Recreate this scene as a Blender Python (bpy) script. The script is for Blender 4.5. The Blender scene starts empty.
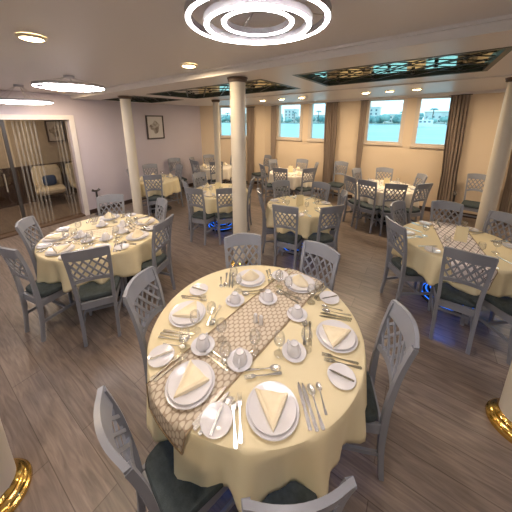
import bpy, math, random
import numpy as np
from mathutils import Vector, Matrix
rnd = random.Random(7)
S = bpy.context.scene
COL = S.collection
PI = math.pi

# ------------------------------------------------------------------ camera, world, exposure
CAM_H = 2.10
cam_data = bpy.data.cameras.new('camera')
cam_data.sensor_width = 36.0
cam_data.lens = 250.0 / 512 * 36
cam_data.shift_y = -(256 - 181.4) / 512
cam_data.clip_end = 2000
cam = bpy.data.objects.new('camera', cam_data)
cam.location = (0, 0, CAM_H)
cam.rotation_euler = (math.radians(90 - 13.87), 0, math.radians(34))
COL.objects.link(cam)
S.camera = cam
S.view_settings.view_transform = 'Standard'
S.view_settings.look = 'None'
S.view_settings.gamma = 1
S.view_settings.exposure = 0.28
W = bpy.data.worlds.new('sky')
S.world = W
W.use_nodes = True
bg = W.node_tree.nodes['Background']
bg.inputs[0].default_value = (0.60, 0.86, 1.0, 1)
bg.inputs[1].default_value = 1.8

# light levels, tuned together
L_RING_EMIT = 44.0
L_DOWN, L_DOWN_EMIT = 11.0, 26.0
L_LOBBY = 16.0
L_BLUE = 34.0

def pix(u, v, z):
    """room point at height z seen at photograph position u, v"""
    x, y = (u - 256) / 250.0, -(v - 181.4) / 250.0
    P = math.radians(13.87); c, s = math.cos(P), math.sin(P)
    d = (x, c + y * s, -s + y * c)
    t = (z - CAM_H) / d[2]
    a = math.radians(34); ca, sa = math.cos(a), math.sin(a)
    return Vector((t * (ca * d[0] - sa * d[1]), t * (sa * d[0] + ca * d[1]), z))

# ------------------------------------------------------------------ materials
def new_mat(name, color, rough=.5, metal=0.0, **kw):
    m = bpy.data.materials.new(name); m.use_nodes = True
    b = m.node_tree.nodes['Principled BSDF']
    b.inputs['Base Color'].default_value = (*color, 1)
    b.inputs['Roughness'].default_value = rough
    b.inputs['Metallic'].default_value = metal
    for k, v in kw.items():
        b.inputs[k].default_value = v
    m.diffuse_color = (*color, 1)
    return m

def varied(name, c1, c2, scale, rough=.5, detail=4, bump=0.0, bump_scale=None, stretch=(1, 1, 1), metal=0.0, **kw):
    m = new_mat(name, c1, rough, metal, **kw)
    nt = m.node_tree; N = nt.nodes; L = nt.links; b = N['Principled BSDF']
    tc = N.new('ShaderNodeTexCoord'); mp = N.new('ShaderNodeMapping'); mp.inputs['Scale'].default_value = stretch
    no = N.new('ShaderNodeTexNoise'); no.inputs['Scale'].default_value = scale; no.inputs['Detail'].default_value = detail
    L.new(tc.outputs['Object'], mp.inputs[0]); L.new(mp.outputs[0], no.inputs['Vector'])
    r = N.new('ShaderNodeValToRGB')
    r.color_ramp.elements[0].position = .35; r.color_ramp.elements[1].position = .65
    r.color_ramp.elements[0].color = (*c1, 1); r.color_ramp.elements[1].color = (*c2, 1)
    L.new(no.outputs['Fac'], r.inputs[0]); L.new(r.outputs[0], b.inputs['Base Color'])
    if bump:
        n2 = N.new('ShaderNodeTexNoise'); n2.inputs['Scale'].default_value = bump_scale or scale
        L.new(mp.outputs[0], n2.inputs['Vector'])
        bp = N.new('ShaderNodeBump'); bp.inputs['Strength'].default_value = bump; bp.inputs['Distance'].default_value = .01
        L.new(n2.outputs['Fac'], bp.inputs['Height']); L.new(bp.outputs[0], b.inputs['Normal'])
    return m

def emit(name, color, strength):
    m = bpy.data.materials.new(name); m.use_nodes = True
    nt = m.node_tree; nt.nodes.clear()
    e = nt.nodes.new('ShaderNodeEmission'); o = nt.nodes.new('ShaderNodeOutputMaterial')
    e.inputs[0].default_value = (*color, 1); e.inputs[1].default_value = strength
    nt.links.new(e.outputs[0], o.inputs[0])
    return m

def thin_glass(name, tint=(1, 1, 1), gloss=.08, rough=.0, stripes=None):
    m = bpy.data.materials.new(name); m.use_nodes = True
    nt = m.node_tree; N = nt.nodes; L = nt.links; N.clear()
    t = N.new('ShaderNodeBsdfTransparent'); t.inputs[0].default_value = (*tint, 1)
    g = N.new('ShaderNodeBsdfGlossy'); g.inputs['Roughness'].default_value = rough
    mx = N.new('ShaderNodeMixShader'); o = N.new('ShaderNodeOutputMaterial')
    lw = N.new('ShaderNodeLayerWeight'); lw.inputs[0].default_value = .25
    mr = N.new('ShaderNodeMapRange'); mr.inputs['To Min'].default_value = gloss; mr.inputs['To Max'].default_value = min(1, gloss + .32)
    L.new(lw.outputs['Fresnel'], mr.inputs['Value'])
    L.new(mr.outputs[0], mx.inputs[0]); L.new(t.outputs[0], mx.inputs[1]); L.new(g.outputs[0], mx.inputs[2])
    if not stripes:
        L.new(mx.outputs[0], o.inputs[0])
    else:                                   # frosted vertical stripes along object Y
        tc = N.new('ShaderNodeTexCoord'); sp = N.new('ShaderNodeSeparateXYZ'); L.new(tc.outputs['Object'], sp.inputs[0])
        m1 = N.new('ShaderNodeMath'); m1.operation = 'MULTIPLY'; m1.inputs[1].default_value = 1 / stripes
        m2 = N.new('ShaderNodeMath'); m2.operation = 'FRACT'
        m3 = N.new('ShaderNodeMath'); m3.operation = 'LESS_THAN'; m3.inputs[1].default_value = .45
        L.new(sp.outputs['Y'], m1.inputs[0]); L.new(m1.outputs[0], m2.inputs[0]); L.new(m2.outputs[0], m3.inputs[0])
        def band(lo, hi):
            p = N.new('ShaderNodeMath'); p.operation = 'COMPARE'; p.inputs[1].default_value = (lo + hi) / 2; p.inputs[2].default_value = (hi - lo) / 2
            L.new(sp.outputs['Y'], p.inputs[0]); return p.outputs[0]
        ad = N.new('ShaderNodeMath'); ad.operation = 'ADD'; L.new(band(1.33, 1.72), ad.inputs[0]); L.new(band(2.0, 2.16), ad.inputs[1])
        mm = N.new('ShaderNodeMath'); mm.operation = 'MULTIPLY'; L.new(ad.outputs[0], mm.inputs[0]); L.new(m3.outputs[0], mm.inputs[1])
        m4 = N.new('ShaderNodeMath'); m4.operation = 'MULTIPLY'; m4.inputs[1].default_value = .15
        L.new(mm.outputs[0], m4.inputs[0])
        df = N.new('ShaderNodeBsdfDiffuse'); df.inputs[0].default_value = (.62, .60, .56, 1)
        m5 = N.new('ShaderNodeMixShader'); L.new(m4.outputs[0], m5.inputs[0])
        L.new(mx.outputs[0], m5.inputs[1]); L.new(df.outputs[0], m5.inputs[2]); L.new(m5.outputs[0], o.inputs[0])
    return m

def floor_mat():
    m = new_mat('wood plank floor', (.2, .17, .15), .34)
    nt = m.node_tree; N = nt.nodes; L = nt.links; b = N['Principled BSDF']
    tc = N.new('ShaderNodeTexCoord')
    br = N.new('ShaderNodeTexBrick')
    br.offset = .37; br.squash = 1
    br.inputs['Color1'].default_value = (.205, .165, .145, 1); br.inputs['Color2'].default_value = (.262, .212, .185, 1)
    br.inputs['Mortar'].default_value = (.12, .095, .08, 1)
    br.inputs['Scale'].default_value = 1; br.inputs['Mortar Size'].default_value = .0025; br.inputs['Bias'].default_value = 0
    br.inputs['Brick Width'].default_value = 1.25; br.inputs['Row Height'].default_value = .19
    L.new(tc.outputs['Object'], br.inputs['Vector'])
    mp = N.new('ShaderNodeMapping'); mp.inputs['Scale'].default_value = (2.2, 22, 1)
    L.new(tc.outputs['Object'], mp.inputs[0])
    no = N.new('ShaderNodeTexNoise'); no.inputs['Scale'].default_value = 1.6; no.inputs['Detail'].default_value = 7; no.inputs['Distortion'].default_value = 1.2
    L.new(mp.outputs[0], no.inputs['Vector'])
    r = N.new('ShaderNodeValToRGB'); r.color_ramp.elements[0].position = .3; r.color_ramp.elements[1].position = .72
    r.color_ramp.elements[0].color = (.62, .60, .60, 1); r.color_ramp.elements[1].color = (1.18, 1.16, 1.14, 1)
    L.new(no.outputs['Fac'], r.inputs[0])
    mx = N.new('ShaderNodeMix'); mx.data_type = 'RGBA'; mx.blend_type = 'MULTIPLY'; mx.inputs[0].default_value = 1
    L.new(br.outputs['Color'], mx.inputs[6]); L.new(r.outputs[0], mx.inputs[7]); L.new(mx.outputs[2], b.inputs['Base Color'])
    return m

def net_mat(name, ground, line, k=210.0, lo=-.75, hi=-.35, two=False):
    """woven runner: honeycomb net drawn on a plain ground (uses UV in metres)"""
    m = new_mat(name, ground, .62)
    nt = m.node_tree; N = nt.nodes; L = nt.links; b = N['Principled BSDF']
    uv = N.new('ShaderNodeUVMap'); prev = None
    angs = (0, 60, 120) if not two else (38, 142)
    for a in angs:
        d = N.new('ShaderNodeVectorMath'); d.operation = 'DOT_PRODUCT'
        d.inputs[1].default_value = (k * math.cos(math.radians(a)), .62 * k * math.sin(math.radians(a)), 0)
        L.new(uv.outputs[0], d.inputs[0])
        c = N.new('ShaderNodeMath'); c.operation = 'COSINE'; L.new(d.outputs['Value'], c.inputs[0])
        out = c.outputs[0]
        if two:
            ab = N.new('ShaderNodeMath'); ab.operation = 'ABSOLUTE'; L.new(out, ab.inputs[0]); out = ab.outputs[0]
        if prev is None: prev = out
        else:
            s = N.new('ShaderNodeMath'); s.operation = 'MINIMUM' if two else 'ADD'
            L.new(prev, s.inputs[0]); L.new(out, s.inputs[1]); prev = s.outputs[0]
    mr = N.new('ShaderNodeMapRange'); mr.inputs['From Min'].default_value = lo; mr.inputs['From Max'].default_value = hi
    L.new(prev, mr.inputs['Value'])
    mx = N.new('ShaderNodeMix'); mx.data_type = 'RGBA'; L.new(mr.outputs[0], mx.inputs[0])
    mx.inputs[6].default_value = (*line, 1); mx.inputs[7].default_value = (*ground, 1)
    L.new(mx.outputs[2], b.inputs['Base Color'])
    return m

M = dict(
    floor=floor_mat(),
    ceil=new_mat('ceiling panel', (.72, .685, .685), .42),
    soffit=new_mat('soffit panel', (.74, .70, .69), .40),
    trim_white=new_mat('painted trim', (.74, .69, .66), .4),
    wall_win=varied('peach wall', (.72, .58, .42), (.75, .605, .445), 1.2, .6),
    wall_door=varied('lavender wall', (.53, .48, .54), (.56, .505, .57), 1.0, .55),  # lavender grey with the violet of window daylight mixed into the colour
    lobby=varied('lobby wall', (.42, .36, .30), (.46, .40, .33), 1.0, .6),
    base=new_mat('dark baseboard', (.05, .03, .025), .45),
    winframe=new_mat('window frame paint', (.66, .56, .46), .4),
    pane=thin_glass('window glass', (.93, 1, 1), .03),
    doorglass=thin_glass('door glass', (.85, .83, .8), .06),
    stripeglass=thin_glass('striped door glass', (.85, .83, .8), .06, stripes=.062),
    steel=new_mat('steel', (.66, .65, .62), .27, 1.0),
    darksteel=new_mat('dark steel', (.09, .085, .085), .4, .6),
    brass=new_mat('polished brass', (.80, .53, .16), .17, 1.0),
    brown=new_mat('brown collar', (.12, .075, .05), .5),
    column=new_mat('cream column paint', (.70, .64, .54), .32),
    chair=varied('grey chair lacquer', (.225, .235, .275), (.25, .26, .30), 3, .34),
    seat=varied('slate upholstery', (.036, .050, .056), (.055, .072, .080), 40, .85, bump=.3, bump_scale=300),
    cloth=varied('cream tablecloth', (.74, .645, .425), (.77, .675, .45), 2, .78, bump=.12, bump_scale=9),
    cloth_lit=varied('cream tablecloth lit pale', (.80, .73, .62), (.82, .75, .65), 2, .78, bump=.12, bump_scale=9),  # paler copy of the cream cloth, stronger light put into its colour
    china=new_mat('white china', (.72, .71, .75), .16, **{'Coat Weight': .4}),
    napkin=varied('ivory napkin', (.80, .70, .50), (.84, .74, .55), 30, .85),
    glass=thin_glass('stemware glass', (.985, .99, .995), .09, .06),
    card=new_mat('menu card', (.78, .68, .42), .5),
    woodtop=new_mat('table board', (.25, .18, .12), .5),
    pedestal=new_mat('black ribbed pedestal', (.02, .022, .03), .25),
    blue=emit('blue light strip', (.03, .20, 1.0), L_BLUE),
    rib_glow=emit('blue lit rib', (.02, .16, .9), 1.5),  # ribs glow by themselves in place of blue light falling on them
    ring=emit('ring lamp light', (1.0, .93, .93), L_RING_EMIT),
    ringbody=new_mat('ring lamp body', (.42, .40, .42), .4, .2),
    down=emit('downlight glow', (1.0, .72, .36), L_DOWN_EMIT),
    downrim=new_mat('downlight rim', (.80, .70, .52), .4),
    curtain=varied('taupe curtain', (.30, .235, .19), (.38, .30, .245), 5, .8, stretch=(6, 6, .3)),
    dark_green=new_mat('dark green frame', (.022, .035, .024), .4),
    mirror=new_mat('tinted ceiling glass', (.70, .74, .44), .05, .95),
    black=new_mat('black lattice bar', (.012, .012, .012), .4),
    art_frame=new_mat('picture frame', (.045, .03, .03), .4),
    art_mat=new_mat('picture mount', (.62, .59, .58), .7),
    art=varied('sketch print', (.50, .47, .44), (.20, .16, .14), 14, .7, detail=6),
    armchair=varied('cream armchair fabric', (.50, .45, .37), (.54, .49, .40), 20, .85),
    navy=new_mat('navy cushion', (.02, .05, .14), .8),
    runner_net=net_mat('net runner', (.62, .54, .43), (.36, .28, .21), 250, -1.0, -.58),
    runner_plain=net_mat('ivory runner', (.78, .68, .50), (.60, .50, .36), 170, -1.0, -.6),
    runner_check=net_mat('lattice runner', (.80, .74, .74), (.10, .07, .09), 62, .13, .22, two=True),
    gold=new_mat('gold braid', (.36, .26, .15), .5, .3),
    water=varied('river water', (.15, .38, .45), (.26, .50, .56), .16, .35, bump=1.0, bump_scale=.35, stretch=(.35, 1, 1)),
    bank=varied('river bank', (.24, .34, .30), (.34, .40, .34), .05, .9),
    leaf_a=varied('hazy blue green foliage', (.20, .40, .40), (.30, .50, .48), .5, .9),  # distance haze is mixed into both foliage colours
    leaf_b=varied('hazy deep foliage', (.15, .32, .34), (.22, .42, .43), .5, .9),
    bark=new_mat('bark', (.13, .11, .09), .9),
    house=varied('pale house wall', (.60, .66, .66), (.68, .72, .71), .2, .9),
    house_dark=new_mat('house window dark', (.10, .16, .20), .4),
    boat_white=new_mat('white boat paint', (.80, .84, .86), .4),
)

# ------------------------------------------------------------------ mesh builder
class MB:
    def __init__(s): s.v = []; s.f = []; s.uv = {}
    def add(s, vs, fs):
        o = len(s.v); s.v += [tuple(v) for v in vs]; s.f += [tuple(i + o for i in f) for f in fs]; return s
    def box(s, a, b, taper=None):
        x0, y0, z0 = a; x1, y1, z1 = b
        vs = [(x0, y0, z0), (x1, y0, z0), (x1, y1, z0), (x0, y1, z0), (x0, y0, z1), (x1, y0, z1), (x1, y1, z1), (x0, y1, z1)]
        return s.add(vs, [(3, 2, 1, 0), (4, 5, 6, 7), (0, 1, 5, 4), (1, 2, 6, 5), (2, 3, 7, 6), (3, 0, 4, 7)])
    def rbox(s, a, b, r=.01):
        """box with chamfered vertical and horizontal edges"""
        x0, y0, z0 = a; x1, y1, z1 = b
        def ring(i, z): return [(x0 + i + r, y0 + i, z), (x1 - i - r, y0 + i, z), (x1 - i, y0 + i + r, z), (x1 - i, y1 - i - r, z),
                                (x1 - i - r, y1 - i, z), (x0 + i + r, y1 - i, z), (x0 + i, y1 - i - r, z), (x0 + i, y0 + i + r, z)]
        return s.loft([ring(r, z0), ring(0, z0 + r), ring(0, z1 - r), ring(r, z1)])
    def loft(s, rings, cap=True, closed=True):
        n = len(rings[0]); vs = [p for r in rings for p in r]; fs = []
        for i in range(len(rings) - 1):
            for j in range(n if closed else n - 1):
                k = (j + 1) % n
                fs.append((i * n + j, i * n + k, (i + 1) * n + k, (i + 1) * n + j))
        if cap:
            fs.append(tuple(range(n - 1, -1, -1))); fs.append(tuple((len(rings) - 1) * n + j for j in range(n)))
        return s.add(vs, fs)
    def lathe(s, prof, n=32, c=(0, 0, 0), cap=True):
        rings = [[(c[0] + r * math.cos(2 * PI * j / n), c[1] + r * math.sin(2 * PI * j / n), c[2] + z) for j in range(n)] for r, z in prof]
        return s.loft(rings, cap)
    def tube(s, pts, r, n=8, rect=None, up=(0, 0, 1), cap=True):
        """sweep; r radius or list; rect=(w,h) or list of them sweeps a rectangle (w across, h along 'up')"""
        P = [Vector(p) for p in pts]; rings = []
        for i, p in enumerate(P):
            t = (P[min(i + 1, len(P) - 1)] - P[max(i - 1, 0)]).normalized()
            u = Vector(up); side = t.cross(u)
            if side.length < 1e-4: side = t.cross(Vector((1, 0, 0)))
            side.normalize(); u2 = side.cross(t)
            if rect:
                w, h = rect[i] if isinstance(rect, list) else rect
                rings.append([tuple(p + side * a * w / 2 + u2 * b * h / 2) for a, b in ((-1, -1), (1, -1), (1, 1), (-1, 1))])
            else:
                rr = r[i] if isinstance(r, (list, tuple)) else r
                rings.append([tuple(p + side * rr * math.cos(2 * PI * j / n) + u2 * rr * math.sin(2 * PI * j / n)) for j in range(n)])
        return s.loft(rings, cap)
    def prism(s, poly, z0, z1):
        return s.loft([[(x, y, z0) for x, y in poly], [(x, y, z1) for x, y in poly]])
    def xform(s, mat):
        s.v = [tuple(mat @ Vector(v)) for v in s.v]; return s
    def mesh(s, name, mat, smooth=True, uv=None):
        me = bpy.data.meshes.new(name)
        me.from_pydata(s.v, [], s.f)
        import bmesh
        bm = bmesh.new(); bm.from_mesh(me); bmesh.ops.recalc_face_normals(bm, faces=bm.faces)
        bm.to_mesh(me); bm.free()
        if uv is not None:
            l = me.uv_layers.new(name='UVMap')
            for lp in me.loops: l.data[lp.index].uv = uv[lp.vertex_index]
        for m in (mat if isinstance(mat, (list, tuple)) else [mat]): me.materials.append(m)
        if smooth:
            for p in me.polygons: p.use_smooth = True
            try: me.set_sharp_from_angle(angle=math.radians(38))
            except Exception: pass
        return me

def link(name, data, parent=None, loc=(0, 0, 0), rot=(0, 0, 0)):
    o = bpy.data.objects.new(name, data); COL.objects.link(o)
    o.location = loc; o.rotation_euler = rot
    if parent: o.parent = parent
    return o

def tag(o, label, cat, group=None):
    o['label'] = label; o['category'] = cat
    if group: o['group'] = group
    return o

def struct(name, mb, mat, parent=None, smooth=False):
    o = link(name, mb.mesh(name, mat, smooth), parent)
    if not parent: o['kind'] = 'structure'
    return o

class Kind:
    """a kind of thing: meshes made once, every copy gets objects of its own"""
    def __init__(s, name, cat, root=None): s.name, s.cat, s.root, s.parts = name, cat, root, []
    def part(s, name, mesh, subs=()): s.parts.append((name, mesh, subs)); return s
    def put(s, loc, rz, label, group=None, rot=None):
        o = link(s.name, s.root, None, loc, rot or (0, 0, rz)); tag(o, label, s.cat, group)
        for n, me, subs in s.parts:
            c = link(n, me, o)
            for n2, m2 in subs: link(n2, m2, c)
        return o

# ------------------------------------------------------------------ the room
XL, XR, YB, YW = -6.15, 4.2, -4.2, 6.9            # door wall, far right, behind, window wall
BEND = (-4.3, 6.9); CORNER = (-6.15, 5.9)
YE = 2.36                                           # edge of the lower ceiling
def zs(x): return 2.63 + .02 * (min(x, 2) + .5)      # lower ceiling follows the sheer of the deck
def zn(x): return zs(x) + .08

mb = MB(); mb.prism([(XL - 2.4, YB), (XR, YB), (XR, YW + .25), (BEND[0], YW + .25), (CORNER[0] - 2.4, CORNER[1] + .1)], -.1, 0)
struct('floor', mb, M['floor'])

def slab(poly, f, t):
    lo = [(x, y, f(x)) for x, y in poly]; hi = [(x, y, f(x) + t) for x, y in poly]
    return MB().loft([lo, hi])
cl = slab([(XL, YB), (2, YB), (2, YE), (XL, YE)], zn, .12)
cl.add(slab([(2, YB), (XR, YB), (XR, YE), (2, YE)], zn, .12).v, slab([(2, YB), (XR, YB), (XR, YE), (2, YE)], zn, .12).f)
struct('ceiling', cl, M['ceil'])

# lower ceiling with the recessed mirror panels cut out of it
RECESS_X = [(-6.0, -4.75), (-4.35, -1.85), (-1.42, .48), (.92, 2.9)]
SY0, SY1 = 2.86, 4.08
lc = MB()
def strip(x0, x1, y0, y1):
    q = slab([(x0, y0), (x1, y0), (x1, y1), (x0, y1)], zs, .1); lc.add(q.v, q.f)
cuts = [XL, -6.0, -4.75, -4.35, -1.85, -1.42, .48, .92, 2, 2.9, XR]
for a, b in zip(cuts[:-1], cuts[1:]):
    strip(a, b, YE, SY0)
    strip(a, b, SY1, YW + .2)
for a, b in ((XL, -6.0), (-4.75, -4.35), (-1.85, -1.42), (.48, .92), (2.9, XR)):
    strip(a, b, SY0, SY1)
struct('ceiling_soffit', lc, M['soffit'])
tr = MB()
for a, b in ((XL, 2), (2, XR)):
    q = slab([(a, YE - .03), (b, YE - .03), (b, YE), (a, YE)], lambda x: zs(x) - .004, .11); tr.add(q.v, q.f)
    q = slab([(a, YE - .055), (b, YE - .055), (b, YE - .03), (a, YE - .03)], lambda x: zs(x) + .058, .03); tr.add(q.v, q.f)
struct('trim_1', tr, M['trim_white'])
tr = MB()
for a, b in ((-4.3, 2), (2, XR)):
    q = slab([(a, YW - .12), (b, YW - .12), (b, YW), (a, YW)], lambda x: zs(x) - .05, .06); tr.add(q.v, q.f)
    q = slab([(a, 4.62), (b, 4.62), (b, 4.68), (a, 4.68)], lambda x: zs(x) - .018, .03); tr.add(q.v, q.f)
struct('trim_2', tr, M['trim_white'])

def wall(name, p0, p1, holes, mat, thick=.2, top=2.85, side=1):
    """upright wall from p0 to p1, holes = (s0, s1, z0, z1) along it; side picks which way the thickness goes"""
    p0, p1 = Vector((*p0, 0)), Vector((*p1, 0)); d = (p1 - p0); Ln = d.length; d.normalize(); n = Vector((-d.y, d.x, 0)) * side
    ss = sorted({0, Ln, *[h[0] for h in holes], *[h[1] for h in holes]})
    mb = MB()
    for a, b in zip(ss[:-1], ss[1:]):
        hz = [h for h in holes if h[0] <= a + 1e-6 and h[1] >= b - 1e-6]
        spans = [(0, top)] if not hz else [(0, hz[0][2]), (hz[0][3], top)]
        for z0, z1 in spans:
            if z1 - z0 < 1e-4: continue
            A, B = p0 + d * a, p0 + d * b
            q = [A, B, B + n * thick, A + n * thick]
            mb.loft([[(p.x, p.y, z0) for p in q], [(p.x, p.y, z1) for p in q]])
    return struct(name, mb, mat)

# window openings on the window wall (x0, x1, z0, z1)
WIN = [(-3.84, -3.08, 1.55, 2.555), (-2.80, -2.16, 1.55, 2.565), (-1.30, -.52, 1.545, 2.58), (-.24, .42, 1.53, 2.585), (1.55, 2.25, 1.53, 2.59), (2.6, 3.3, 1.53, 2.59)]
wall('wall_port', BEND, (XR, YW), [(a - BEND[0], b - BEND[0], c, d) for a, b, c, d in WIN], M['wall_win'])
bl = (Vector(CORNER) - Vector(BEND)).length
W0 = (.57, 1.47, 1.57, 2.50)
wall('wall_port_forward', BEND, CORNER, [W0], M['wall_win'], side=-1)
DO = (.1, 2.23, 0, 2.10)                             # door opening along y
wall('wall_forward', (XL, YB), (XL, CORNER[1]), [(DO[0] - YB, DO[1] - YB, DO[2], DO[3])], M['wall_door'], side=1)
wall('wall_aft', (XR, YB), (XR, YW), [], M['wall_door'], side=-1)
SW = [(x, x + .75, 1.5, 2.55) for x in (-5.0, -3.6, -1.6, -.2, 1.4, 2.6)]
wall('wall_starboard', (XL, YB), (XR, YB), [(a - XL, b - XL, c, d) for a, b, c, d in SW], M['wall_win'], side=-1)

def window(n, p0, d, w, z0, z1, nrm):
    """frame, pane and sill in an opening starting at p0 along d; nrm points into the room"""
    R = Matrix.Translation(Vector((p0[0], p0[1], 0))) @ Matrix((( d.x, nrm.x, 0, 0), (d.y, nrm.y, 0, 0), (0, 0, 1, 0), (0, 0, 0, 1)))
    f = MB(); t = .035
    for a, b in (((0, -.12, z0), (t, .012, z1)), ((w - t, -.12, z0), (w, .012, z1)), ((t, -.12, z0), (w - t, .012, z0 + t)), ((t, -.12, z1 - t), (w - t, .012, z1))):
        f.box(a, b)
    for a, b in (((-.05, 0, z0 - .05), (0, .014, min(z1 + .05, z1 + .03))), ((w, 0, z0 - .05), (w + .05, .014, z1 + .03)), ((0, 0, z1), (w, .014, z1 + .03))):
        f.box(a, b)
    o = struct('window_%d' % n, f.xform(R), M['winframe'])
    link('window_sill', MB().rbox((-.06, 0, z0 - .06), (w + .06, .05, z0), .008).xform(R).mesh('window_sill', M['winframe']), o)
    link('pane', MB().box((t, -.07, z0 + t), (w - t, -.064, z1 - t)).xform(R).mesh('pane', M['pane'], False), o)
for i, (a, b, c, d) in enumerate(WIN):
    window(i + 1, (a, YW), Vector((1, 0)), b - a, c, d, Vector((0, -1)))
dv = (Vector(CORNER) - Vector(BEND)).normalized()
window(7, Vector(BEND) + dv * W0[0], dv, W0[1] - W0[0], W0[2], W0[3], Vector((-dv.y, dv.x)))
for i, (a, b, c, d) in enumerate(SW):
    window(8 + i, (a, YB), Vector((1, 0)), b - a, c, d, Vector((0, 1)))
# daylight portals in the openings
def portal(loc, w, h, rz):
    l = bpy.data.lights.new('daylight portal', 'AREA'); l.shape = 'RECTANGLE'; l.size = w; l.size_y = h
    l.cycles.is_portal = True
    o = link('daylight_portal', l, None, loc, (PI / 2, 0, rz)); return o
for a, b, c, d in WIN: portal(((a + b) / 2, YW + .19, (c + d) / 2), b - a, d - c, PI)
for a, b, c, d in SW: portal(((a + b) / 2, YB - .19, (c + d) / 2), b - a, d - c, 0)

bb = MB(); bb.box((BEND[0], YW - .015, 0), (XR, YW, .10)); struct('baseboard_port', bb, M['base'])
q = MB(); n2 = Vector((-dv.y, dv.x)); a, b = Vector(BEND), Vector(CORNER)
q.prism([tuple(a), tuple(b), tuple(b + n2 * .015), tuple(a + n2 * .015)], 0, .10); struct('baseboard_port_forward', q, M['base'])
bb = MB(); bb.box((XL, 2.33, 0), (XL + .015, CORNER[1], .10)); bb.box((XL, YB, 0), (XL + .015, 0, .10)); struct('baseboard_forward', bb, M['base'])

# glass doors and the lobby behind them
dj = MB()
dj.box((XL - .2, DO[1], 0), (XL + .03, DO[1] + .09, 2.19)); dj.box((XL - .2, DO[0] - .09, 0), (XL + .03, DO[0], 2.19)); dj.box((XL - .2, DO[0], 2.10), (XL + .03, DO[1], 2.19))
d1 = struct('door_1', dj, M['trim_white'])
link('threshold', MB().box((XL - .2, DO[0], 0), (XL + .03, DO[1], .03)).mesh('threshold', M['brown'], False), d1)
link('fixed_pane', MB().box((XL - .10, 1.30, .03), (XL - .088, DO[1], 2.10)).mesh('fixed_pane', M['stripeglass'], False), d1)
link('door_leaf', MB().box((XL - .10, .16, .04), (XL - .088, 1.20, 2.05)).mesh('door_leaf', M['doorglass'], False), d1)
st = MB(); st.box((XL - .115, 1.22, .03), (XL - .075, 1.27, 2.10)); st.box((XL - .115, .10, 2.0), (XL - .075, 1.21, 2.06))
fr = link('door_frame', st.mesh('door_frame', M['darksteel'], False), d1)
hd = MB(); hd.tube([(XL - .03, 1.10, .82), (XL - .03, 1.10, 1.16)], .014); hd.tube([(XL - .09, 1.10, .86), (XL - .03, 1.10, .86)], .009); hd.tube([(XL - .09, 1.10, 1.12), (XL - .03, 1.10, 1.12)], .009)
link('door_handle', hd.mesh('door_handle', M['steel']), d1)
LX = -8.35
w = MB(); w.box((LX - .1, -1.0, 0), (LX, 4.2, 2.7)); struct('wall_lobby_end', w, M['lobby'])
w = MB(); w.box((LX, -1.1, 0), (XL - .2, -1.0, 2.7)); struct('wall_lobby_left', w, M['lobby'])
w = MB(); w.box((LX, 4.1, 0), (XL - .2, 4.2, 2.7)); struct('wall_lobby_right', w, M['lobby'])
w = MB(); w.box((LX, -1.0, 2.4), (XL - .2, 4.1, 2.5)); struct('ceiling_lobby', w, M['ceil'])
w = MB(); w.box((LX, -1.0, 0), (LX + .02, 4.1, .92)); w.box((LX, -1, .92), (LX + .035, 4.1, .96)); struct('trim_3', w, M['base'])

def disc_light(parent, name, loc, power, color, size, spread=PI):
    l = bpy.data.lights.new(name, 'AREA'); l.shape = 'DISK'; l.size = size; l.energy = power; l.color = color; l.spread = spread
    return link(name, l, parent, loc)

# ------------------------------------------------------------------ columns
def column(loc, r, label, top):
    k = Kind('column', 'column')
    x, y = loc
    k.part('shaft', MB().lathe([(r, .02), (r, top - .05), (r, top - .012)], 40).mesh('shaft', M['column']))
    R = r + .055
    k.part('brass_base', MB().lathe([(R, 0), (R + .004, .012), (R, .03), (R - .012, .036), (R - .008, .05), (R - .02, .066), (R - .036, .072), (R - .034, .085), (r + .004, .10), (r + .001, .105)], 48).mesh('brass_base', M['brass']))
    k.part('collar', MB().lathe([(r + .006, top - .055), (r + .022, top - .045), (r + .022, top - .02), (r + .03, top - .012), (r + .03, top)], 40).mesh('collar', M['brown']))
    return k.put((x, y, 0), 0, label, 'cream columns along the room')
column((-2.03, 2.60), .097, 'cream round column behind the front table, centre of the photo', zs(-2.03))
column((-4.95, 2.80), .094, 'cream round column behind the left table, near the door wall', zs(-4.95))
column((.92, 5.00), .097, 'cream round column rising behind the right table', zs(.92))
column((-4.25, 4.60), .075, 'slim cream column furthest away, beyond the middle left table', zs(-4.25))
column((.79, 2.10), .102, 'cream column with brass foot cut by the right photo edge', zn(.79))
column((-1.765, -.04), .102, 'cream column with brass foot cut by the lower left photo edge', zn(-1.9))

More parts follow.
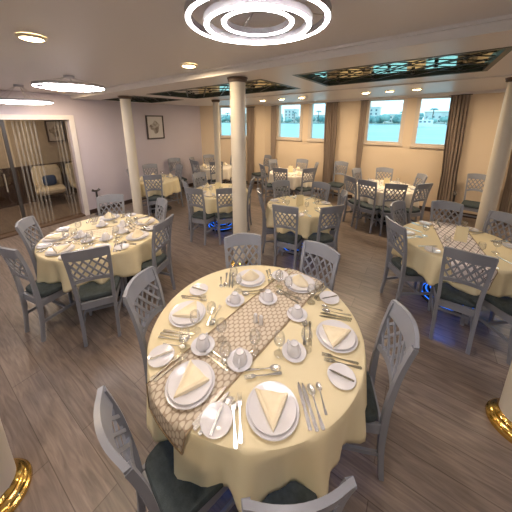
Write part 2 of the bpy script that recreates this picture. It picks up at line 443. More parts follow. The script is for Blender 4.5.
# ------------------------------------------------------------------ recessed ceiling mirrors with lattice
for i, (x0, x1) in enumerate(RECESS_X):
    nm = ['leftmost', 'middle left', 'large right hand', 'far right'][i]
    r = link('ceiling_panel', None, None, ((x0 + x1) / 2, (SY0 + SY1) / 2, 2.62))
    tag(r, 'green mirrored ceiling recess with black lattice, %s of the row' % nm, 'ceiling panel', 'mirrored recesses in the lower ceiling')
    cx, cy = (x0 + x1) / 2, (SY0 + SY1) / 2
    def z_(x): return zs(x + cx) - 2.62
    hx, hy = (x1 - x0) / 2 - .003, (SY1 - SY0) / 2 - .003
    g = MB()
    def bar(xa, xb, ya, yb, lo, hi):
        vs = [(x, y, z_(x) + z) for z in (lo, hi) for x, y in ((xa, ya), (xb, ya), (xb, yb), (xa, yb))]
        g.loft([vs[:4], vs[4:]])
    for a in ((-hx, hx, -hy, -hy + .05), (-hx, hx, hy - .05, hy), (-hx, -hx + .05, -hy + .05, hy - .05), (hx - .05, hx, -hy + .05, hy - .05)):
        bar(*a, -.004, .055)
    link('panel_frame', g.mesh('panel_frame', M['dark_green'], False), r)
    g = MB(); bar(-hx + .05, hx - .05, -hy + .05, hy - .05, .04, .055)
    link('mirror_pane', g.mesh('mirror_pane', M['mirror'], False), r)
    g = MB(); nodes = MB(); n = max(2, round((x1 - x0) / .48)); hy2 = hy - .05; hx2 = hx - .05
    for k in range(-3, n + 3):
        for sgn in (1, -1):
            xa = -hx2 + 2 * hx2 * k / n; xb = xa + sgn * 1.2
            # clip to the recess
            ya, yb = -hy2, hy2
            pa, pb = Vector((xa, ya)), Vector((xb, yb)); tt = [0, 1]
            for lim in (-hx2, hx2):
                if (pa.x - lim) * (pb.x - lim) < 0:
                    t = (lim - pa.x) / (pb.x - pa.x)
                    if (pa.x < lim) == (lim < 0): tt[0] = max(tt[0], t) if abs(pa.x) > hx2 else tt[0]
                    if abs(pa.x) > hx2 and (pa.x - lim) * (0 - lim) < 0 or abs(pa.x) > hx2 and abs(lim - pa.x) < abs(-lim - pa.x): tt[0] = max(tt[0], t)
                    if abs(pb.x) > hx2 and abs(lim - pb.x) < abs(-lim - pb.x): tt[1] = min(tt[1], t)
                elif max(pa.x, pb.x) < -hx2 or min(pa.x, pb.x) > hx2: tt = [1, 0]
            if tt[1] - tt[0] < .05: continue
            A, B = pa.lerp(pb, tt[0]), pa.lerp(pb, tt[1])
            g.tube([(A.x, A.y, z_(A.x) + .012 + .010 * (sgn > 0)), (B.x, B.y, z_(B.x) + .012 + .010 * (sgn > 0))], 0, rect=(.013, .009))
    for k in range(2 * n + 1):
        for j in range(5):
            x = -hx2 + hx2 * k / n; y = -hy2 + 2 * hy2 * j / 4
            if (k + j) % 2 == 0 and abs(x) < hx2 - .02 and abs(y) < hy2 - .02:
                nodes.lathe([(.001, .0), (.018, .003), (.021, .014), (.018, .026), (.001, .03)], 10, (x, y, z_(x)))
    lt = link('lattice', g.mesh('lattice', M['black'], False), r)
    link('lattice_studs', nodes.mesh('lattice_studs', M['black']), lt)

# ------------------------------------------------------------------ lamps
def ring_lamp(x, y, z, label):
    zc = zn(x) - z
    r = link('ring_lamp', None, None, (x, y, z)); tag(r, label, 'ceiling lamp', 'triple ring ceiling lamps')
    for nm, R, dz in (('outer_ring', .364, 0), ('middle_ring', .272, -.018), ('inner_ring', .182, 0)):
        b = MB(); rings = []
        def tor(prof):
            m_ = MB(); n = 64
            rr = [[((R + dr) * math.cos(2 * PI * j / n), (R + dr) * math.sin(2 * PI * j / n), dz + h) for dr, h in prof] for j in range(n)]
            k = len(prof); vs = [p for q in rr for p in q]
            fs = [(j * k + i, j * k + (i + 1) % k, ((j + 1) % n) * k + (i + 1) % k, ((j + 1) % n) * k + i) for j in range(n) for i in range(k)]
            m_.add(vs, fs); return m_
        body = link(nm, tor([(-.016, .0), (.016, .0), (.016, .034), (-.016, .034)]).mesh(nm, M['ringbody']), r)
        link('light_strip', tor([(-.008, -.004), (.008, -.004), (.010, 0), (-.010, 0)]).mesh('light_strip', M['ring']), body)
    c = MB(); c.lathe([(.055, zc - .03), (.06, zc - .025), (.06, zc)], 28)
    link('canopy', c.mesh('canopy', M['ringbody']), r)
    w = MB()
    for R in (.372, .275, .182):
        for a in (.5, .5 + 2 * PI / 3, .5 + 4 * PI / 3):
            w.tube([(.045 * math.cos(a), .045 * math.sin(a), zc - .025), (R * math.cos(a), R * math.sin(a), .026)], .0018, 6)
    link('suspension_wire', w.mesh('suspension_wire', M['steel']), r)
ring_lamp(-.835, 1.255, 2.60, 'large white triple ring lamp above the front table')
ring_lamp(-3.87, 1.49, 2.50, 'white triple ring lamp above the left table')
ring_lamp(-5.25, 1.33, 2.365, 'white ring lamp cut by the left photo edge, nearest the glass doors')
ring_lamp(1.9, 1.2, 2.62, 'white triple ring lamp to the right, outside the photo')
ring_lamp(-.82, -1.9, 2.62, 'white triple ring lamp behind the photographer')
ring_lamp(-3.4, -1.9, 2.55, 'white triple ring lamp behind the photographer, forward end')

DK = Kind('downlight', 'downlight')
DK.part('rim', MB().lathe([(.088, 0), (.086, -.012), (.07, -.018), (.066, -.012), (.066, -.004)], 32, cap=False).mesh('rim', M['downrim']))
DK.part('lens', MB().lathe([(.067, -.002), (.066, -.014), (.05, -.022), (.001, -.026)], 32).mesh('lens', M['down']))
def downlight(x, y, z, label, power=L_DOWN):
    o = DK.put((x, y, z), 0, label, 'warm round downlights in the ceiling')
    disc_light(o, 'lamp_light', (0, 0, -.035), power, (1, .76, .50), .10)
for x, y, l in ((-2.42, .74, 'round warm downlight left of the big ring lamp, upper left of the photo'),
                (-2.24, 2.02, 'round warm downlight between the big ring lamp and the centre column'),
                (-5.45, 1.95, 'warm downlight beside the furthest ring lamp'),
                (1.6, .3, 'warm downlight to the right, outside the photo'), (-.8, -.8, 'warm downlight behind the photographer')):
    downlight(x, y, zn(x), l)
dl = [(-3.51, 'leftmost'), (-2.98, 'second from the left'), (-2.47, 'third from the left'), (-1.11, 'third from the right'), (-.69, 'second from the right'), (-.26, 'rightmost')]
for x, l in dl: downlight(x, 5.5, zs(x), 'warm downlight over the windows, %s of the row in view' % l)
for x, l in ((-4.4, 'hidden behind the centre column'), (1.5, 'beyond the right photo edge'), (2.1, 'far beyond the right photo edge')):
    downlight(x, 5.5, zs(x), 'warm downlight over the windows, %s' % l)

# lobby lamp
lo = link('lobby_lamp', MB().lathe([(.15, 2.4), (.16, 2.37), (.12, 2.34), (.001, 2.33)], 28).mesh('lobby_lamp', M['down']), None, (-7.2, 1.4, 0))
tag(lo, 'round warm lobby lamp above the glass doors, outside the photo', 'ceiling lamp')
disc_light(lo, 'lamp_light', (0, 0, 2.31), L_LOBBY, (1, .80, .58), .25)

# ------------------------------------------------------------------ curtains
def curtain(x0, x1, label, lean=0.0, z1=None, y=YW - .085, deep=.05, folds=6):
    z1 = z1 or zs(x0) - .06
    n = folds * 8; rings = []
    for z in np.linspace(.03, z1, 14):
        t = (z - .03) / (z1 - .03); pin = 1 - .12 * math.exp(-((z - 1.0) / .35) ** 2)
        w = (x1 - x0) * pin; cx = (x0 + x1) / 2 + lean * (1 - t)
        f, bk = [], []
        for i in range(n + 1):
            u = i / n
            off = deep * (.5 + .5 * math.cos(2 * PI * folds * u + .7 * math.sin(5 * u))) * (.75 + .25 * math.sin(3 * t + 9 * u))
            f.append((cx + w * (u - .5), y - off, z)); bk.append((cx + w * (u - .5), y - off + .006, z))
        rings.append(f + bk[::-1])
    k = Kind('curtain', 'curtain', MB().loft(rings).mesh('curtain', M['curtain']))
    o = k.put((0, 0, 0), 0, label, 'taupe curtains between the windows')
    rod = MB().tube([(x0 - .03, y, z1 + .012), (x1 + .03, y, z1 + .012)], .012)
    link('curtain_rail', rod.mesh('curtain_rail', M['darksteel']), o)
    return o
o = curtain(-.57, -.34, 'taupe curtain hanging just right of the centre column', deep=.05, z1=2.47)
R_ = Matrix.Rotation(math.atan2(-dv.y, -dv.x), 4, 'Z'); q = R_ @ Vector((0, YW, 0))
o.location = (BEND[0] - q.x, BEND[1] - q.y, 0); o.rotation_euler = (0, 0, math.atan2(-dv.y, -dv.x))
curtain(-4.02, -3.85, 'narrow taupe curtain left of the second window', deep=.04, folds=4)
curtain(-2.34, -2.02, 'taupe curtain at the right edge of the third window', lean=.06, deep=.08)
curtain(-1.45, -1.31, 'narrow taupe curtain left of the fourth window', deep=.04, folds=4)
curtain(.30, .62, 'wide taupe curtain right of the last window in view', lean=.08, deep=.09)
curtain(1.36, 1.58, 'taupe curtain behind the right hand column', lean=.06, deep=.09)

# ------------------------------------------------------------------ pictures and lobby furniture
def picture(loc, w, h, rz, label):
    k = Kind('framed_picture', 'picture')
    f = MB(); t = .03
    for a, b in (((-w / 2, 0, -h / 2), (-w / 2 + t, .03, h / 2)), ((w / 2 - t, 0, -h / 2), (w / 2, .03, h / 2)), ((-w / 2 + t, 0, -h / 2), (w / 2 - t, .03, -h / 2 + t)), ((-w / 2 + t, 0, h / 2 - t), (w / 2 - t, .03, h / 2))):
        f.box(a, b)
    k.part('frame', f.mesh('frame', M['art_frame'], False))
    k.part('mount', MB().box((-w / 2 + t, 0, -h / 2 + t), (w / 2 - t, .012, h / 2 - t)).mesh('mount', M['art_mat'], False))
    a = MB(); poly = [(w * .27 * math.cos(q) * (1 + .25 * math.sin(3 * q + 1)), .0, h * .24 * math.sin(q) * (1 + .2 * math.cos(4 * q))) for q in np.linspace(0, 2 * PI, 40)[:-1]]
    a.loft([[(x, .012, z) for x, y, z in poly], [(x, .014, z) for x, y, z in poly]])
    k.part('print', a.mesh('print', M['art'], False))
    return k.put(loc, rz, label)
picture((XL + .001, 4.22, 1.90), .52, .62, -PI / 2, 'dark framed sketch hanging on the lavender wall')
picture((LX + .04, 2.66, 1.80), .40, .56, -PI / 2, 'framed print on the lobby wall behind the glass')

def armchair(loc, rz, label, cushion):
    k = Kind('armchair', 'armchair')
    s = MB(); s.rbox((-.29, -.27, .30), (.29, .30, .46), .05); k.part('seat', s.mesh('seat', M['armchair']))
    b = MB(); rings = []
    for z, y, hw in ((.36, -.22, .27), (.60, -.27, .30), (.85, -.33, .29), (.95, -.36, .24)):
        rings.append([(hw * math.cos(q), y + .07 * math.sin(q) - .10 * (1 - abs(math.cos(q))) * 0, z) for q in np.linspace(0, 2 * PI, 25)[:-1]])
    b.loft(rings); k.part('backrest', b.mesh('backrest', M['armchair']))
    for sx in (-1, 1):
        for sy, yy in ((-1, -.24), (1, .26)):
            k.part('leg', MB().tube([(sx * .23, yy * .9, .31), (sx * .27, yy * 1.12, 0)], [.02, .011]).mesh('leg', M['steel']))
    o = k.put(loc, rz, label, 'cream armchairs in the lobby')
    if cushion:
        c = Kind('cushion', 'cushion', MB().loft([[(r * (abs(math.cos(q)) ** .5) * math.copysign(1, math.cos(q)), y, r * (abs(math.sin(q)) ** .5) * math.copysign(1, math.sin(q))) for q in np.linspace(0, 2 * PI, 33)[:-1]] for r, y in ((.08, -.05), (.12, -.03), (.135, 0), (.12, .03), (.08, .05))]).mesh('cushion', M['navy']))
        R = Matrix.Rotation(rz, 4, 'Z')
        p = R @ Vector((-.02, -.09, .60)); c.put((loc[0] + p.x, loc[1] + p.y, p.z), rz, 'navy cushion leaning in the left lobby armchair', rot=(.25, 0, rz))
    return o
armchair((-7.75, 2.16, 0), -PI / 2 - .2, 'cream lobby armchair with navy cushion, left of the pair', True)
armchair((-7.62, 2.92, 0), -PI / 2 + .1, 'cream lobby armchair partly hidden by the door jamb', False)

def low_post(loc, label):
    k = Kind('low_post', 'post')
    k.part('pole', MB().lathe([(.09, 0), (.09, .015), (.022, .03), (.02, .52), (.026, .53)], 20).mesh('pole', M['darksteel']))
    h = MB(); h.tube([(-.075, 0, .575), (-.03, 0, .55), (.03, 0, .55), (.075, 0, .575)], [.03, .022, .022, .03], 12)
    k.part('head', h.mesh('head', M['darksteel']))
    return k.put(loc, PI / 2, label, 'short dark posts along the walls')
low_post((-6.0, 2.47, 0), 'short dark post with forked head beside the glass doors')
low_post((.66, 6.66, 0), 'short dark post with forked head beside the wide curtain')

# ------------------------------------------------------------------ chairs
_bz = [0, .25, .47, .66, .85, 1.04]; _by = [-.258, -.230, -.226, -.238, -.264, -.310]
def spl(z):
    i = max(0, min(len(_bz) - 2, sum(1 for q in _bz[1:-1] if z > q)))
    def tn(k):
        k0, k1 = max(k - 1, 0), min(k + 1, len(_bz) - 1); return (_by[k1] - _by[k0]) / (_bz[k1] - _bz[k0])
    h = _bz[i + 1] - _bz[i]; t = (z - _bz[i]) / h
    return ((2 * t**3 - 3 * t * t + 1) * _by[i] + (t**3 - 2 * t * t + t) * h * tn(i) + (-2 * t**3 + 3 * t * t) * _by[i + 1] + (t**3 - t * t) * h * tn(i + 1))
def hw(z): return .143 + .020 * max(0, (z - .46)) / .5
def bk(x, z, off=0.0):
    u = x / hw(z); b = min(1, max(0, (z - .55) / .25))
    return (x, spl(z) - .036 * (1 - min(1, u * u)) * b + off, z)
def curved_panel(mb, x0f, x1f, z0f, z1f, t, nx=12, nz=3):
    """board bent along the back: x limits are functions of z, z limits functions of u"""
    F, Bk = [], []
    for i in range(nz + 1):
        for j in range(nx + 1):
            u = j / nx * 2 - 1; z = z0f(u) + (z1f(u) - z0f(u)) * i / nz
            x = u * x1f(z)
            F.append(bk(x, z, t / 2)); Bk.append(bk(x, z, -t / 2))
    n = (nx + 1) * (nz + 1); vs = F + Bk; fs = []
    for i in range(nz):
        for j in range(nx):
            a = i * (nx + 1) + j; fs.append((a, a + 1, a + nx + 2, a + nx + 1)); fs.append((n + a, n + a + nx + 1, n + a + nx + 2, n + a + 1))
    for j in range(nx):
        fs.append((j, n + j, n + j + 1, j + 1)); a = nz * (nx + 1) + j; fs.append((a, a + 1, n + a + 1, n + a))
    for i in range(nz):
        a = i * (nx + 1); fs.append((a, a + nx + 1, n + a + nx + 1, n + a)); a += nx; fs.append((a, n + a, n + a + nx + 1, a + nx + 1))
    mb.add(vs, fs)
top_rail = MB(); curved_panel(top_rail, None, lambda z: hw(z) + .010, lambda u: .918, lambda u: 1.012 + .016 * (1 - u * u), .022)
cross = MB(); curved_panel(cross, None, lambda z: hw(z), lambda u: .655 + .030 * (1 - u * u), lambda u: .690 + .034 * (1 - u * u), .022)
lat = MB()
zl, zh = .695, .922
for k in range(-8, 9):
    for sgn in (1, -1):
        pts = []
        for t in np.linspace(0, 1, 9):
            z = zl + (zh - zl) * t; x = .066 * (k + .5) + sgn * .66 * (z - (zl + zh) / 2)
            if abs(x) < hw(z) - .004: pts.append(bk(x, z, .004 * sgn))
        if len(pts) > 1: lat.tube(pts, 0, rect=(.015, .011), up=(0, 1, 0))
posts = {}
for sx in (-1, 1):
    m_ = MB(); pts = [(sx * (hw(z) if z > .46 else .146 - .01 * (.46 - z)), spl(z), z) for z in np.linspace(0, 1.0, 15)]
    m_.tube(pts, 0, rect=[(.026 + .012 * math.exp(-((z - .42) / .25) ** 2), .028) for z in np.linspace(0, 1.0, 15)], up=(1, 0, 0))
    posts[sx] = m_.mesh('leg', M['chair'])
fl = {}
for sx in (-1, 1):
    fl[sx] = MB().loft([[(sx * .166 + a * w, .185 + b * w, z) for a, b in ((-1, -1), (1, -1), (1, 1), (-1, 1))] for z, w in ((0, .012), (.30, .017), (.425, .020))]).mesh('leg', M['chair'])
seatm = MB(); rings = []
for z, k in ((.435, .97), (.448, 1.0), (.468, 1.0), (.480, .965), (.487, .86), (.490, .5), (.4905, .05)):
    rg = []
    for q in np.linspace(0, 2 * PI, 41)[:-1]:
        c, s_ = math.cos(q), math.sin(q); e = .28
        x = math.copysign(abs(c) ** e, c) * .180; y = math.copysign(abs(s_) ** e, s_) * .205
        x *= 1 + .12 * (y / .205)
        rg.append((x * k, .004 + y * k, z))
    rings.append(rg)
seatm.loft(rings)
frm = MB()
frm.box((-.146, .174, .365), (.146, .196, .433)); frm.box((-.132, -.222, .365), (.132, -.198, .433))
for sx in (-1, 1): frm.loft([[(sx * .146 - .010, -.212, z), (sx * .146 + .010, -.212, z), (sx * .166 + .010, .166, z), (sx * .166 - .010, .166, z)] for z in (.365, .433)])
CH = Kind('dining_chair', 'chair')
CH.part('seat', seatm.mesh('seat', M['seat']))
CH.part('seat_frame', frm.mesh('seat_frame', M['chair'], False))
CH.part('backrest', top_rail.mesh('backrest', M['chair']), (('lattice', lat.mesh('lattice', M['chair'], False)), ('cross_rail', cross.mesh('cross_rail', M['chair']))))
for sx in (-1, 1): CH.part('leg', posts[sx])
for sx in (-1, 1): CH.part('leg', fl[sx])
for sx in (-1, 1):
    CH.part('stretcher', MB().tube([(sx * .144, -.222, .20), (sx * .166, .172, .21)], 0, rect=(.016, .028)).mesh('stretcher', M['chair'], False))
CH.part('stretcher', MB().tube([(-.148, -.02, .205), (.148, -.02, .205)], 0, rect=(.016, .026)).mesh('stretcher', M['chair'], False))

def chair_at(top, face, label, group, turn=None):
    f = Vector((face[0] - top[0], face[1] - top[1])).normalized()
    if turn is not None: f = Vector((math.cos(math.radians(turn)), math.sin(math.radians(turn))))
    return CH.put((top[0] + f.x * .315, top[1] + f.y * .315, 0), math.atan2(f.y, f.x) - PI / 2, label, group)

# ------------------------------------------------------------------ tables and cloths
TOPZ = .757
def ribbed():
    pr = [(.27, 0), (.27, .02)]
    for i in range(9):
        r = .265 - i * .022; z = .02 + i * .016; pr += [(r, z + .004), (r - .004, z + .014), (r - .018, z + .012)]
    pr += [(.055, .17), (.05, .30), (.05, .66), (.16, .70), (.16, .715)]
    return MB().lathe(pr, 40)
def table(c, R, label, cloth_label, white=False, seed=1, angs=(), low=.45, lit=False):
    t = link('round_table', None, None, (c[0], c[1], 0)); tag(t, label, 'table', 'round dining tables')
    link('tabletop', MB().lathe([(R - .02, .715), (R - .005, .722), (R - .005, .742), (R - .012, .75)], 64).mesh('tabletop', M['woodtop']), t)
    link('pedestal', ribbed().mesh('pedestal', M['pedestal']), t)
    if lit:
        n = 40; m_ = MB(); rr = []
        for j in range(n):
            a = 2 * PI * j / n; rr.append([((.065 + dr) * math.cos(a), (.065 + dr) * math.sin(a), .60 + h) for dr, h in ((-.012, -.02), (.01, -.02), (.01, .02), (-.012, .02))])
        vs = [p for q in rr for p in q]; fs = [(j * 4 + i, j * 4 + (i + 1) % 4, ((j + 1) % n) * 4 + (i + 1) % 4, ((j + 1) % n) * 4 + i) for j in range(n) for i in range(4)]
        ri = MB()
        for i in range(0, 9, 2):  # blue light on the base, built as glowing rings
            r_, z_ = .265 - i * .022 - .010, .02 + i * .016 + .0135
            ri.lathe([(r_ - .006, z_ - .002), (r_ + .006, z_ - .002), (r_ + .004, z_ + .003), (r_ - .006, z_ + .003)], 48)
        lr = link('glow_ribs', ri.mesh('glow_ribs', M['rib_glow']), t); lr['label'] = 'ribs with painted blue glow'
        lb = link('light_band', m_.add(vs, fs).mesh('light_band', M['blue']), t); lb['label'] = 'blue lit band'
    rg = random.Random(seed); n = 160; nf = round(R * 19)
    ph = [rg.uniform(0, 2 * PI) for _ in range(4)]
    rings = [[(0.02 * math.cos(2 * PI * j / n), .02 * math.sin(2 * PI * j / n), TOPZ) for j in range(n)]]
    for r in (R * .5, R * .9, R - .012):
        rings.append([(r * math.cos(2 * PI * j / n), r * math.sin(2 * PI * j / n), TOPZ) for j in range(n)])
    rings.append([((R - .002) * math.cos(2 * PI * j / n), (R - .002) * math.sin(2 * PI * j / n), TOPZ - .004) for j in range(n)])
    def drop(a):
        near = max([math.exp(-(((a - q + PI) % (2 * PI) - PI) / .27) ** 2) for q in angs] + [0])
        return TOPZ - (low + (.507 - low) * near)
    for tt in (.05, .16, .3, .45, .6, .75, .9, 1.0):
        ring = []
        for j in range(n):
            a = 2 * PI * j / n
            wv = math.sin(nf * a + ph[0] + .9 * math.sin(2 * a + ph[1]) + .5 * math.sin(3 * a + ph[2]))
            wv = .75 * wv + .35 * math.sin(2 * nf * a + ph[3])
            r = R + .004 + .012 * tt + .046 * tt ** .85 * wv
            z = TOPZ - .004 - drop(a) * tt * (1 + .045 * wv)
            ring.append((r * math.cos(a), r * math.sin(a), z))
        rings.append(ring)
    cm = MB().loft(rings, cap=False); cm.add([(0, 0, TOPZ)], []); k = len(cm.v) - 1
    cm.f += [(k, j, (j + 1) % n) for j in range(n)]
    o = link('tablecloth', cm.mesh('tablecloth', M['cloth_lit' if white else 'cloth']), None, (c[0], c[1], 0)); tag(o, cloth_label, 'tablecloth', 'round cream tablecloths')
    sm = o.modifiers.new('thickness', 'SOLIDIFY'); sm.thickness = .0022; sm.offset = -1
    return t

TB = {  # centre, radius
    'front': ((-.80, 1.19), .69), 'left': ((-3.13, 1.30), .645), 'right': ((.45, 3.44), .57), 'middle': ((-1.56, 3.58), .525),
    'midleft': ((-3.22, 3.52), .54), 'farmid': ((-2.84, 5.86), .56), 'farright': ((-.57, 5.70), .58), 'doorwall': ((-5.10, 3.42), .48), 'farcorner': ((-5.06, 5.36), .50)}
DESC = {'front': 'the big front table', 'left': 'the left table near the glass doors', 'right': 'the right table', 'middle': 'the middle table behind the front one',
        'midleft': 'the table behind the centre column', 'farmid': 'the table under the middle windows', 'farright': 'the table under the right windows',
        'doorwall': 'the table below the wall picture', 'farcorner': 'the far corner table'}
SHORT = {'front': 'front table', 'left': 'left table', 'right': 'right table', 'middle': 'middle table', 'midleft': 'column table', 'farmid': 'middle window table',
         'farright': 'right window table', 'doorwall': 'picture wall table', 'farcorner': 'far corner table'}
TL = {'front': 'large round table laid for six in the foreground', 'left': 'round table laid near the glass doors at left', 'right': 'round table with lattice runner at the right',
      'middle': 'round table behind the front table, with menu card', 'midleft': 'round table half hidden by the centre column', 'farmid': 'round table under the pair of middle windows',
      'farright': 'round table under the pair of right windows', 'doorwall': 'small round table by the wall below the framed sketch', 'farcorner': 'small round table in the far left corner'}
CHP = {
 'front': [(138, 279, 'on its left side'), (243, 238, 'at its far left'), (322, 246, 'at its far right'), (407, 320, 'on its right side'), (108, 424, 'at its near left, cut by photo bottom'), (302, 496, 'nearest the camera, only its top rail in view')],
 'left': [(3, 246, 'cut by the left photo edge'), (38, 219, 'second from the left, facing the camera'), (108, 199, 'at its far side'), (84, 252, 'nearest the camera, back turned'), (163, 200, 'at its far right'), (165, 219, 'on its right side, in front of another')],
 'right': [(471, 252, 'nearest the camera, back turned'), (448, 203, 'at its far side'), (397, 202.5, 'at its far left'), (394, 221, 'at its near left'), (505, 215, 'at its far right'), (566, 264, 'cut by the right photo edge')],
 'middle': [(283.5, 207, 'at its near left, back turned'), (334, 206, 'at its near right'), (259, 190, 'on its left side'), (283, 182, 'at its far left'), (322, 183, 'at its far right'), (345, 192, 'on its right side')],
 'midleft': [(192.5, 188, 'at its near left, back turned'), (227, 188, 'nearest the centre column'), (206, 174.4, 'at its far left'), (184, 181, 'on its left side'), (253, 178, 'right of the centre column')],
 'farmid': [(276, 170, 'at its near left, back turned'), (311, 168.5, 'at its near right'), (275, 160, 'at its far left'), (300, 160, 'at its far side by the wall'), (261, 164, 'on its left side, seen from the side'), (317, 163, 'on its right side')],
 'farright': [(362, 182, 'at its near left, back turned'), (399, 186.5, 'at its near right, back turned'), (348.5, 176, 'on its left side'), (356, 168.5, 'at its far left'), (385, 168.5, 'at its far side by the wall'), (421, 174.5, 'at its far right'), (426, 183.5, 'on its right side')],
 'doorwall': [(152, 175, 'nearest the camera, back turned'), (176, 165.5, 'on its right side'), (152, 165.7, 'at its wall side'), (131, 169.5, 'on its left, behind the slim column')],
}
SETANG = {}
for k, lst in CHP.items():
    c, R = TB[k]; SETANG[k] = []
    for u, v, l in lst:
        p = pix(u, v, 1.02); d = Vector((p.x - c[0], p.y - c[1])); a = math.atan2(d.y, d.x)
        r = min(max(d.length, R + .10), R + .32)
        SETANG[k].append(a)
        chair_at((c[0] + r * math.cos(a), c[1] + r * math.sin(a)), c, 'grey lattice back chair at %s, %s' % (SHORT[k], l), 'grey lattice back dining chairs', {('front', 108): 77, ('front', 302): 132, ('front', 407): 202}.get((k, u)))
k = 'farcorner'; c, R = TB[k]; SETANG[k] = []
for a, l in ((-150, 'on its left side'), (-100, 'at its near left, back turned'), (-45, 'behind the slim column'), (150, 'at its wall side'), (75, 'at its far right')):
    a = math.radians(a); SETANG[k].append(a)
    chair_at((c[0] + .72 * math.cos(a), c[1] + .72 * math.sin(a)), c, 'grey lattice back chair at %s, %s' % (SHORT[k], l), 'grey lattice back dining chairs')
for (x, y), (fx, fy), l in (((-4.02, 6.66), (-4.4, 5.8), 'grey lattice back chair standing against the wall right of the centre column'),
                            ((-1.78, 6.70), (-1.85, 5.8), 'grey lattice back chair standing against the wall between middle and right windows'),
                            ((.98, 6.66), (.9, 5.8), 'grey lattice back chair against the wall between wide curtain and right column'),
                            ((-5.98, 4.62), (-5.2, 4.3), 'grey lattice back chair against the lavender wall below the framed sketch')):
    chair_at((x, y), (fx, fy), l, 'grey lattice back dining chairs')

for i, (k, (c, R)) in enumerate(TB.items()):
    cl_ = {'front': 'cream tablecloth with deep folds on the big front table', 'left': 'cream tablecloth on the left table crowded with plates', 'right': 'cream tablecloth on the right table under a lattice runner'}.get(k, 'cream tablecloth covering ' + DESC[k])
    table(c, R, TL[k], cl_, white=k in ('farmid', 'farcorner', 'farright'), seed=i + 3, angs=SETANG[k], low=.425 if k == 'front' else .455, lit=k in ('right', 'middle', 'midleft', 'front'))


# ------------------------------------------------------------------ runners
def runner(c, R, ang, w, l0, l1, mat, label, flare=0.0):
    """strip across the table; whatever passes the edge hangs down along the cloth"""
    nu, ns = 10, 60; vs, uv, fs = [], [], []
    ca, sa = math.cos(ang), math.sin(ang)
    def drape(u, s, lift=.0035):
        x, y = s * ca - u * sa, s * sa + u * ca; d = math.hypot(x, y)
        if d <= R: return (x, y, TOPZ + lift)
        e = d - R; rr = R + lift + min(e, .015) + .05 * max(0, e - .015); k = rr / d
        return (x * k, y * k, TOPZ + lift - max(0, e - .006))
    for i in range(ns + 1):
        s = l0 + (l1 - l0) * i / ns
        for j in range(nu + 1):
            u = w * (j / nu - .5); vs.append(drape(u, s)); uv.append((u, s))
    for i in range(ns):
        for j in range(nu):
            a = i * (nu + 1) + j; fs.append((a, a + 1, a + nu + 2, a + nu + 1))
    o = link('table_runner', MB().add(vs, fs).mesh('table_runner', mat, uv=uv), None, (c[0], c[1], 0)); tag(o, label, 'table runner', 'table runners')
    sm = o.modifiers.new('thickness', 'SOLIDIFY'); sm.thickness = .0012; sm.offset = -1
    bd = MB(); e = w / 2 - .004
    loop = [(-e, s) for s in np.linspace(l0, l1, 50)] + [(u, l1) for u in np.linspace(-e, e, 8)[1:]] + [(e, s) for s in np.linspace(l1, l0, 50)[1:]] + [(u, l0) for u in np.linspace(e, -e, 8)[1:]]
    bd.tube([drape(u, s, .0055) for u, s in loop], .0032, 6)
    b = link('border', bd.mesh('border', M['gold']), o); b['label'] = 'dark gold braided border'
    return o
runner(TB['front'][0], TB['front'][1], math.radians(84), .35, -.81, .74, M['runner_net'], 'beige honeycomb net runner hanging over the near edge of the front table')
runner(TB['left'][0], TB['left'][1], math.radians(62), .30, -.50, .50, M['runner_plain'], 'pale ivory runner across the left table')
runner(TB['right'][0], TB['right'][1], math.radians(98), .36, -.76, .60, M['runner_check'], 'white runner with dark lattice stripes on the right table')

# ------------------------------------------------------------------ tableware
def plate_mesh(r, h, name):
    return MB().lathe([(.001, .0), (r * .58, .0), (r * .64, .003), (r * .97, h - .002), (r, h), (r * .985, h + .002), (r * .66, .0075), (r * .58, .005), (.001, .005)], 48).mesh(name, M['china'])
K_CHARGER = Kind('service_plate', 'plate', plate_mesh(.127, .013, 'service_plate'))
K_DINNER = Kind('dinner_plate', 'plate', plate_mesh(.113, .014, 'dinner_plate'))
K_BREAD = Kind('bread_plate', 'plate', plate_mesh(.074, .010, 'bread_plate'))
K_SAUCER = Kind('saucer', 'saucer', plate_mesh(.072, .012, 'saucer'))
K_CUP = Kind('coffee_cup', 'cup')         # turned upside down on its saucer
K_CUP.part('bowl', MB().lathe([(.041, 0), (.042, .003), (.040, .02), (.033, .044), (.026, .055), (.022, .058), (.024, .066), (.022, .068), (.019, .062), (.001, .060)], 32, cap=False).mesh('bowl', M['china']))
K_CUP.part('handle', MB().tube([(.037, 0, .014), (.055, 0, .012), (.062, 0, .025), (.056, 0, .040), (.034, 0, .044)], .0042, 8).mesh('handle', M['china']))
K_GLASS = Kind('wine_glass', 'glass')
K_GLASS.part('bowl', MB().lathe([(.004, .064), (.016, .068), (.029, .082), (.034, .10), (.031, .128), (.027, .142), (.0262, .142), (.030, .128), (.0328, .10), (.028, .083), (.015, .070), (.001, .067)], 28, cap=False).mesh('bowl', M['glass']))
K_GLASS.part('stem', MB().lathe([(.0325, 0), (.032, .002), (.010, .006), (.0042, .014), (.0038, .04), (.005, .064)], 20).mesh('stem', M['glass']))

